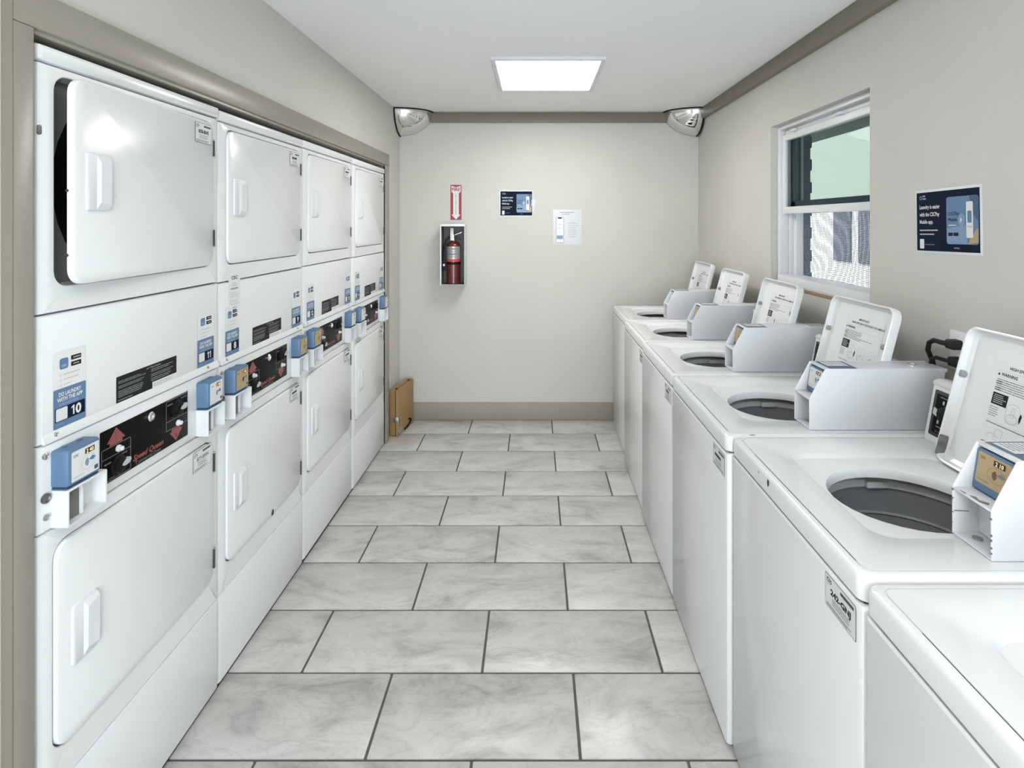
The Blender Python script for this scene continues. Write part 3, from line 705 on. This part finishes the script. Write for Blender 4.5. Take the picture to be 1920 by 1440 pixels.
        b.poly(f, [(.096, .165), (.099, .172), (.096, .18), (.094, .18), (.096, .172), (.094, .166)], k, 2)
        b.rect(f, -.083, .125, .1495, .1500, gl, 1); b.bars(f, -.080, .11, .1425, .1475, 1, g, 1, 35, .5, .02)
        b.frame(f, -.05, -.028, .108, .136, .0006, g, 1, .002); b.frame(f, -.047, -.033, .117, .133, .0005, gl, 1, .001)
        b.ring(f, -.055, .112, .014, .010, .0007, g, 1, 20, 190, 14)
        b.bars(f, -.080, -.042, .088, .099, 2, g, 1, 36, .5, .04); b.bars(f, .02, .09, .094, .134, 4, gl, 1, 37, .2, .2)
        b.bars(f, .06, .105, .030, .036, 1, g, 1, 38, .5, .04)
    part('lid_label', ld, llab, 'w_llab', label='printed warning label with line drawings')
    # control hood behind the lid
    hx0, hx1, hz = .548, .579, 1.083
    def hood(b):
        extr(b, [(hx0, ZT + .001), (D - .05, ZT + .001), (D - .05, hz - .004), (D - .056, hz), (hx1 + .010, hz), (hx1 - .004, hz - .006), (hx1 - .004, hz - .013), (hx1 - .001, hz - .018)], .060, Wd - .010, 'enamel', .005)
    hd = part('control_hood', t, hood, 'w_hood%.3f' % X)
    HF = Fr((hx0, Wd / 2 + .025, ZT), (0, -1, 0), (hx1 - hx0, 0, hz - ZT)); HW = Wd / 2 - .035
    def hpan(b):
        b.slab(HF, -HW + .015, HW - .015, .020, .147, 0, .0025, 'dark', r=.003, e=.001); b.slab(HF, -HW + .026, HW - .026, .030, .138, .0025, .0032, 'black_gloss', r=.002, e=.0004)
        f = HF.at(0, 0, .0034)
        for ca, cb in ((-HW + .105, .128), (-HW + .055, .118), (-HW + .045, .062), (-HW + .075, .062), (-HW + .13, .075)): b.ring(f, ca, cb, .004, .006, .004, 'grey_light', 1, n=10)
        b.bars(f, -HW + .04, -HW + .20, .046, .052, 1, 'grey_print', 1, 3, .5); b.bars(f, -HW + .04, -HW + .16, .034, .038, 1, 'grey_print', 1, 4, .5)
        b.bars(f, -HW + .04, -HW + .07, .128, .134, 1, 'grey_print', 1, 5, .5)
    hp = part('control_panel', hd, hpan, 'w_hpan')
    def hknob(b):
        b.lathe(HF(-HW + .085, .092, .003), [(.027, 0), (.027, .006), (.019, .012), (.018, .026), (.014, .028)], 'black', 24, tuple(HF.n))
        b.prism(HF.at(-HW + .085, .092, .026), [(-.030, -.006), (-.014, -.010), (-.008, .004), (-.028, .012)], 0, .004, 'grey_light')
    part('knob', hd, hknob, 'w_hknob')
    # white meter case with the card reader in its slanted front
    y0, y1 = .042, .140; x0 = .262; b0 = ZT + .001
    side = [(x0, b0), (x0, b0 + .093), (x0 + .048, b0 + .182), (D - .01, b0 + .182), (D - .01, b0 + .1735), (hx1 - .006, b0 + .1735), (hx0 - .002, b0)]
    mc = link('meter_case', None, t)
    def case(b):
        extr(b, side[:5] + [(.668, b0 + .1735), (.640, b0)], y0, y0 + .004, 'meter_white', .0012); extr(b, side, y1 - .004, y1, 'meter_white', .0012)
        b.box(x0 + .050, D - .01, y0 + .003, y1 - .003, b0 + .1755, b0 + .1815, 'meter_white', .001)
        b.box(x0, x0 + .10, y0 + .003, y1 - .003, b0 + .088, b0 + .0925, 'meter_white', .001)
        b.box(x0, x0 + .10, y0 + .003, y1 - .003, b0, b0 + .003, 'meter_white', .001)
        b.box(x0 + .085, hx0 - .006, y0 + .003, y1 - .003, b0 + .002, b0 + .176, 'meter_white')
        b.box(x0 + .05, x0 + .085, y0 + .003, y0 + .05, b0 + .003, b0 + .088, 'dark')
        b.box(x0 + .05, x0 + .085, y0 + .05, y1 - .003, b0 + .003, b0 + .088, 'meter_white', .002)
        b.lathe((x0 + .028, y1 - .03, b0 + .003), [(.009, 0), (.009, .003), (.004, .004)], 'screw', 14)
        b.lathe((x0 + .028, y0 + .02, b0 + .003), [(.009, 0), (.009, .003), (.004, .004)], 'screw', 14)
    part('case_shell', mc, case, 'w_case%.3f' % X)
    RF = Fr((x0 + .032, (y0 + y1) / 2, b0 + .0945), (0, -1, 0), (.013, 0, .082)); rw = (y1 - y0) / 2 - .0045
    rdr = part('card_reader', mc, lambda b: (b.slab(RF, -rw, rw, .001, .080, -.03, -.003, 'blue_body', r=.004, e=.004, k=3), b.slab(RF, -rw + .004, rw - .004, -.003, .002, -.03, -.006, 'blue_dark', r=.002, e=.002)), 'w_rdr')
    part('face_plate', rdr, lambda b: reader_plate(b, RF.at(-rw + .007, .016, -.0028), 2 * rw - .012, .059, tan, display), 'w_fp%d%s' % (tan, display), label='tan lit reader face showing the price' if tan else 'white reader face with price display')
    def tops(b):
        f = Fr((x0 + .062, (y0 + y1) / 2, b0 + .1818), (0, -1, 0), (1, 0, 0))
        b.rect(f, -rw, rw, 0, .085, 'blue_mid', 1, r=.002); b.rect(f, -rw + .006, rw - .03, .01, .075, 'sticker_white', 2, r=.002); b.bars(f, -rw + .01, rw - .034, .016, .070, 6, 'grey_print', 3, 5, .35)
    part('top_sticker', mc, tops, 'w_tops', label='blue and white sticker on the case top')
    part('case_lock', mc, lambda b: b.lathe((.60, (y0 + y1) / 2, b0 + .1815), [(.014, 0), (.014, .002), (.010, .003), (.008, .001)], 'chrome', 18), 'w_clk')
    part('id_sticker', t, lambda b: id_sticker(b, WEST.at(-.120, .785, .0004), .105, .064, code, 'sticker_white', 11 + i), label='bordered serial sticker reading ' + code if code else None)
    if i == 1:
        f = WEST.at(0, 0, .0006)
        part('paint_chip', t, lambda b: (b.poly(f.at(-.395, .894, 0), [(0, 0), (.004, -.010), (.010, -.004), (.011, .008), (.003, .010)], 'dark', 1), b.poly(f.at(-.45, .896, 0), [(0, 0), (.003, -.003), (.006, 0), (.003, .003)], 'dark', 1)))
        def worn(b):
            rg2 = random.Random(8)
            for q in range(10):                        # chips along the front edges of the meter case
                z = b0 + rg2.uniform(.0, .09); s_ = rg2.choice((y0, y1 - .004)); h = rg2.uniform(.0015, .005)
                b.box(x0 - .0006, x0 + .0015, s_ + rg2.uniform(.0, .0015), s_ + rg2.uniform(.0025, .004), z, z + h, 'scuff')
            fs = Fr((x0, (y0 + y1) / 2, b0 + .0927), (0, -1, 0), (1, 0, 0))
            b.poly(fs, [(-.01, .004), (-.002, .012), (.01, .008), (.022, .018), (.03, .010), (.018, .002)], 'scuff', 1)
            b.poly(fs, [(-.034, .002), (-.02, .005), (-.012, .002), (-.024, .0005)], 'scuff', 1)
            fi = Fr((x0 + .002, y1 - .004, b0), (1, 0, 0), (0, 0, 1))
            b.poly(fi, [(.0, .044), (.03, .043), (.03, .0445), (.0, .0465)], 'scuff', 1)
        part('worn_paint', mc, worn, label='grey chips where the white paint has worn off', kind='stuff')
    if i == 2:
        part('paint_chip', t, lambda b: b.poly(Fr((.0, .0, ZT), (1, 0, 0), (0, 1, 0)), [(.07, .003), (.085, .003), (.085, .007), (.07, .007)], 'dark', 2))
wl_ = ['white top-load washer cut off by the bottom right corner of the picture',
       'white top-load washer with chipped meter case and lid label readable, second from the camera',
       'white top-load washer with a white reader face in mid-row, third from the camera',
       'white top-load washer under the near side of the window, fourth from the camera',
       'white top-load washer under the far side of the window, second from the back wall',
       'white top-load washer farthest from the camera, against the back wall']
for i, (X, tan, code, disp) in enumerate(((.572, 0, None, '2 10'), (.570, 1, '242-GNJ', '2 10'), (.556, 0, None, '2 10'), (.556, 1, None, '2 10'), (.568, 1, None, '2 10'), (.590, 0, None, '2 10'))):
    make_washer(i, X, wl_[i], tan, code, disp)

# ------------------------------------------------------------------ things on the back wall
BW = SOUTH.at(0, 0, -YB)                               # a = x, b = z, c towards the room
def firesign(b):
    f = BW.at(-.6595, 1.551, .0006); W, H = .0915, .278
    b.slab(BW.at(-.6595, 1.551, 0), 0, W, 0, H, 0, .0006, 'sticker_white', r=.002, e=.0003)
    b.rect(f, .002, W - .002, .002, H - .002, 'red_sign', 1)
    b.poly(f, [(.010, H - .010), (.010, H - .058), (.024, H - .068), (.024, .044), (.010, .044), (W / 2, .006), (W - .010, .044), (W - .024, .044), (W - .024, H - .068), (W - .010, H - .058), (W - .010, H - .010), (W / 2, H - .022)], 'sticker_white', 2)
    b.text(f, 'FIRE', W / 2, H - .050, .025, 'red_sign', 3, wid=.062, align='C', bold=.03)
    for j, ch in enumerate('EXTINGUISHER'): b.text(f, ch, W / 2, H - .084 - j * .0133, .0098, 'red_sign', 3, align='C', bold=.02)
setp(part('fire_sign', None, firesign), 'red and white FIRE EXTINGUISHER arrow sign on the back wall', 'sign')
cx0, cx1, cz0, cz1, cd = -.712, -.528, 1.062, 1.518, .14
cab = thing('extinguisher_cabinet', 'white open-front metal cabinet on the back wall holding the extinguisher', 'cabinet', (0, YB, 0))
CF = SOUTH
def cabsh(b):
    o = lambda d, c: [CF(a, z, c) for a, z in rr(cx0 + d, cx1 - d, cz0 + d, cz1 - d, .003, 2)]
    b.loft([o(0, 0), o(0, cd - .003), o(.001, cd), o(.004, cd)], 'enamel_side'); b.loft([o(.004, cd), o(.004, .004)], 'cabinet_inside', False, True)
part('shell', cab, cabsh)
part('frame', cab, lambda b: (b.slab(CF, cx0 - .003, cx1 + .001, cz1 - .014, cz1 + .004, cd - .002, cd + .006, 'enamel', r=.002, e=.002), b.slab(CF, cx0 - .003, cx0 + .007, cz0, cz1 - .012, cd - .002, cd + .006, 'enamel', r=.002, e=.002)))
ex = thing('fire_extinguisher', 'red fire extinguisher with silver label standing inside the white wall cabinet', 'extinguisher', (-.622, YB - .074, cz0 + .0045))
part('cylinder', ex, lambda b: b.lathe((0, 0, 0), [(.048, 0), (.053, .006), (.053, .285), (.050, .300), (.040, .313), (.022, .322), (.018, .33)], 'red_body', 32))
def exlab(b):
    L = lambda z: [(.0536 * math.cos(R(t)), .0536 * math.sin(R(t)), z) for t in range(-170, -9, 10)]
    b.loft([L(.19), L(.285)], 'silver_label', closed=False); b.loft([L(.170), L(.19)], 'red_label', closed=False)
    for z0, z1 in ((.262, .272), (.248, .253), (.236, .240), (.22, .232), (.205, .210)):
        q = lambda z: [(.0540 * math.cos(R(t)), .0540 * math.sin(R(t)), z) for t in range(-130, -49, 10)]
        b.loft([q(z0), q(z1)], 'grey_print', closed=False)
part('label', ex, exlab)
part('strap', ex, lambda b: b.lathe((0, 0, .148), [(.0545, 0), (.0545, .018)], 'black', 28, cap0=False, cap1=False))
part('valve', ex, lambda b: (b.lathe((0, 0, .328), [(.016, 0), (.016, .02), (.012, .024), (.012, .045)], 'steel', 16), b.lathe((-.008, -.012, .352), [(.012, 0), (.012, .006)], 'sticker_white', 14, (0, -1, 0))))
part('lever', ex, lambda b: (b.tube([(-.012, 0, .362), (.02, 0, .376), (.062, 0, .392)], [.006, .007, .006], 'steel', 8), b.tube([(-.01, 0, .35), (.025, 0, .352), (.058, 0, .336)], [.006, .006, .005], 'dark', 8)))
part('hose', ex, lambda b: b.tube([(-.012, 0, .35), (-.035, -.005, .352), (-.055, -.01, .335), (-.068, -.014, .29), (-.072, -.016, .22), (-.070, -.018, .15), (-.068, -.02, .10)], [.007, .008, .008, .008, .008, .010, .011], 'rubber', 10))
part('nozzle_clip', ex, lambda b: b.box(-.076, -.062, -.034, -.022, .135, .152, 'plastic_white', .002))
part('inspection_tag', ex, lambda b: b.box(-.020, .004, -.032, -.031, .33, .425, 'sticker_white', .0004))

def poster(b, fr, W, H, n):
    m = 'sticker_white'
    b.slab(fr, 0, W, 0, H, 0, .0006, 'paper_white', r=.001, e=.0003); f = fr.at(0, 0, .0007)
    q = .008
    b.rect(f, q, W - q, q, H - q, 'navy', 1); sx = W / .28; sz = H / .21
    P_ = lambda a, z: (a * sx, z * sz)
    b.ring(f, .028 * sx, .184 * sz, .006, .006, .0015, 'grey_light', 2, n=12); b.bars(f, .037 * sx, .052 * sx, .176 * sz, .194 * sz, 2, 'grey_light', 2, 3, .5)
    for j, (tx, wd) in enumerate((('Laundry is easier', .092), ('with the CSCPay', .090), ('Mobile app.', .062))):
        b.text(f, tx, .022 * sx, (.147 - .0245 * j) * sz, .0125 * sz, m, 2, wid=wd * sx, bold=.02)
    b.bars(f, .022 * sx, .114 * sx, .072 * sz, .080 * sz, 1, 'grey_light', 2, 5, .5, .03); b.bars(f, .022 * sx, .092 * sx, .059 * sz, .067 * sz, 1, 'grey_light', 2, 6, .5, .03)
    b.rect(f, .022 * sx, .042 * sx, .015 * sz, .047 * sz, m, 2, r=.003); b.bars(f, .046 * sx, .10 * sx, .026 * sz, .032 * sz, 1, 'grey_print', 2, 8, .4, .03)
    A0, A1, B0, B1 = .142 * sx, .268 * sx, .032 * sz, .180 * sz
    b.rect(f, A0, A1, B0, B1, 'blue', 2, r=.008)
    b.poly(f, [(A0 + .002, B0 + .05 * sz), (A0 + .08 * sx, B0 + .06 * sz), (A0 + .085 * sx, B0 + .002), (A0 + .008, B0 + .001), (A0 + .001, B0 + .008)], 'blue_pale', 3)
    b.poly(f, [(A1 - .035 * sx, B1 - .001), (A1 - .006, B1 - .001), (A1 - .001, B1 - .006), (A1 - .001, B0 + .07 * sz), (A1 - .02 * sx, B0 + .09 * sz)], 'blue_mid', 3)
    b.poly(f, [(A1 - .04 * sx, B0 + .001), (A1 - .03 * sx, B0 + .02 * sz), (A1 - .004, B0 + .05 * sz), (A1 - .001, B0 + .04 * sz), (A1 - .002, B0 + .006)], 'tan_lit', 4)
    b.rect(f, .222 * sx, .248 * sx, .052 * sz, .162 * sz, m, 5, r=.005); b.rect(f, .227 * sx, .243 * sx, .098 * sz, .134 * sz, 'blue', 6, r=.003)
    b.text(f, 'Mobile', .235 * sx, .084 * sz, .005 * sz, 'grey_print', 6, align='C')
    b.text(f, 'CSCPay', .150 * sx, .122 * sz, .011 * sz, 'navy', 4, wid=.045 * sx); b.text(f, 'Mobile', .150 * sx, .104 * sz, .010 * sz, 'navy', 4, wid=.036 * sx)
    b.ring(f, .203 * sx, .108 * sz, .014 * sx, .020 * sz, .014 * sx, 'blue_pale', 4, n=18); b.poly(f, [(.199 * sx, .098 * sz), (.199 * sx, .116 * sz), (.207 * sx, .107 * sz)], m, 6)
    b.bars(f, .150 * sx, .19 * sx, .088 * sz, .094 * sz, 1, m, 4, 3, .5, .04)
    b.rect(f, .150 * sx, .168 * sx, .058 * sz, .068 * sz, 'print_black', 5, r=.001); b.rect(f, .171 * sx, .191 * sx, .058 * sz, .068 * sz, 'print_black', 5, r=.001)
    b.bars(f, .172 * sx, .20 * sx, .016 * sz, .024 * sz, 1, 'grey_print', 2, 4, .5, .03)
    if n == 1:                                          # loose bits of clear tape on the far poster
        for a, z, w_, h in ((-.012, H - .045, .02, .028), (.02, H - .016, .05, .022), (W - .085, H - .006, .055, .012), (W - .012, H * .40, .028, .05), (W - .008, H * .2, .018, .04)): b.rect(f, a, a + w_, z, z + h, 'paper_white', 7 if a > W * .9 or a < 0 else 1, r=.004)
setp(part('poster', None, lambda b: poster(b, BW.at(-.276, 1.580, 0), .262, .203, 1)), 'small navy app poster on the back wall', 'poster', 'navy laundry app posters')
def notice(b):
    f0 = BW.at(.141, 1.362, 0); W, H = .220, .272
    b.slab(f0, 0, W, 0, H, 0, .0008, 'paper_white', r=.002, e=.0003); f = f0.at(0, 0, .0009)
    b.bars(f, .052, .165, .246, .254, 1, 'grey_print', 1, 2, .5, .03); b.bars(f, .066, .145, .231, .239, 1, 'grey_print', 1, 3, .5, .03)
    b.rect(f, .022, .084, .012, .212, 'print_grey', 1, r=.009); b.rect(f, .0245, .0815, .015, .2095, 'sticker_white', 2, r=.007); b.rect(f, .038, .068, .201, .2095, 'navy', 3, r=.003)
    b.rect(f, .029, .077, .042, .072, 'blue_pale', 3, r=.002); b.rect(f, .029, .077, .055, .059, 'blue_mid', 4)
    for z in (.15, .12): b.bars(f, .036, .07, z, z + .012, 1, 'grey_light', 3, int(z * 100), .6, .3)
    b.bars(f, .036, .07, .09, .102, 2, 'grey_light', 3, 9, .3, .1)
    b.bars(f, .118, .205, .052, .175, 7, 'grey_light', 1, 12, .32, .04)
setp(part('notice', None, notice), 'white laminated notice with a phone drawing on the back wall', 'notice')
setp(part('poster', None, lambda b: poster(b, WEST.at(-1.863, 1.431, -XR).__class__(V((XR, 1.863, 1.431)), V((0, -1, .018)), V((0, .018, 1))), .279, .205, 2)), 'large navy app poster on the right wall beside the window', 'poster', 'navy laundry app posters')

# ------------------------------------------------------------------ tan case in the far left corner
bx0, bx1, by0, by1, bh = XL + .003, -.982, 4.015, 4.318, .332
tb = thing('wooden_case', 'tan flat case with maroon edges and metal hasp standing in the far left corner', 'case')
_p = V((bx0 + .012, by0, 0)); tb.rotation_euler = (0, 0, R(-8.5)); tb.location = _p + V((.004, -.008, 0)) - Matrix.Rotation(R(-8.5), 3, 'Z') @ _p
part('body', tb, lambda b: b.box(bx0, bx1, by0, by1, .001, bh, 'tan_board', .004))
part('edge_strip', tb, lambda b: (b.box(bx1 - .022, bx1 - .017, by0 - .0015, by0 + .002, .002, bh - .004, 'maroon', .0006),))
part('edge_strip', tb, lambda b: (b.box(bx1 - .022, bx1 - .017, by0 + .01, by1 - .01, bh - .001, bh + .0015, 'maroon', .0006),))
for y in (by0 + .02, by1 - .05): part('corner_stud', tb, lambda b: b.lathe((bx1 - .02, y, bh - .001), [(.010, 0), (.010, .006), (.005, .012)], 'maroon', 12))
part('hasp', tb, lambda b: b.box(bx1 - .05, bx1 + .003, by0 - .005, by0 - .0005, .106, .138, 'steel', .001))
part('latch_ring', tb, lambda b: (b.tube([(bx1 + .004, by0 + .012, .142), (bx1 + .010, by0 + .020, .125), (bx1 + .010, by0 + .022, .06)], .0045, 'steel', 8), b.lathe((bx1 + .001, by0 + .026, .042), [(.026, 0), (.026, .005), (.014, .009)], 'steel', 16, (1, 0, 0))))
part('hook', tb, lambda b: b.tube([(bx1 + .003, by0 + .11, .016), (bx1 + .006, by0 + .16, .018), (bx1 + .006, by0 + .215, .028), (bx1 + .006, by0 + .235, .044), (bx1 + .006, by0 + .222, .058), (bx1 + .004, by0 + .195, .062)], .0055, 'black', 8))

# ------------------------------------------------------------------ outlet and plugged cords behind the nearest washers
ol = thing('wall_outlet', 'white outlet plate on the right wall behind the raised lid', 'outlet', (XR, 1.66, 1.145))
part('plate', ol, lambda b: b.slab(WEST, -.045, .045, -.058, .060, 0, .006, 'plastic_white', r=.003, e=.003))
part('socket', ol, lambda b: b.slab(WEST, -.018, .018, .010, .040, .006, .009, 'plastic_white', r=.010, e=.001)); part('socket', ol, lambda b: b.slab(WEST, -.018, .018, -.038, -.008, .006, .009, 'plastic_white', r=.010, e=.001))
for j, (z, yy) in enumerate(((1.168, 1.665), (1.118, 1.655))):
    c = thing('power_cord', ('upper', 'lower')[j] + ' black plug and cord in the wall outlet behind the lid', 'cord', (0, 0, 0), 'black cords plugged into the outlet')
    part('plug', c, lambda b: b.slab(WEST.at(0, 0, -XR + .009), -yy - .018, -yy + .018, z - .014, z + .014, 0, .030, 'rubber', r=.006, e=.006))
    part('cable', c, lambda b: b.tube([(XR - .030, yy, z), (XR - .045, yy + .02, z + .002), (XR - .046, yy + .05, z + .002), (XR - .045, yy + .072, z - .010), (XR - .042, yy + .082, z - .035), (XR - .026, yy + .084, z - .07), (XR - .012, yy + .08, 1.03), (XR - .010, yy + .07, .80)], .0075 if j == 0 else .006, 'rubber', 8))
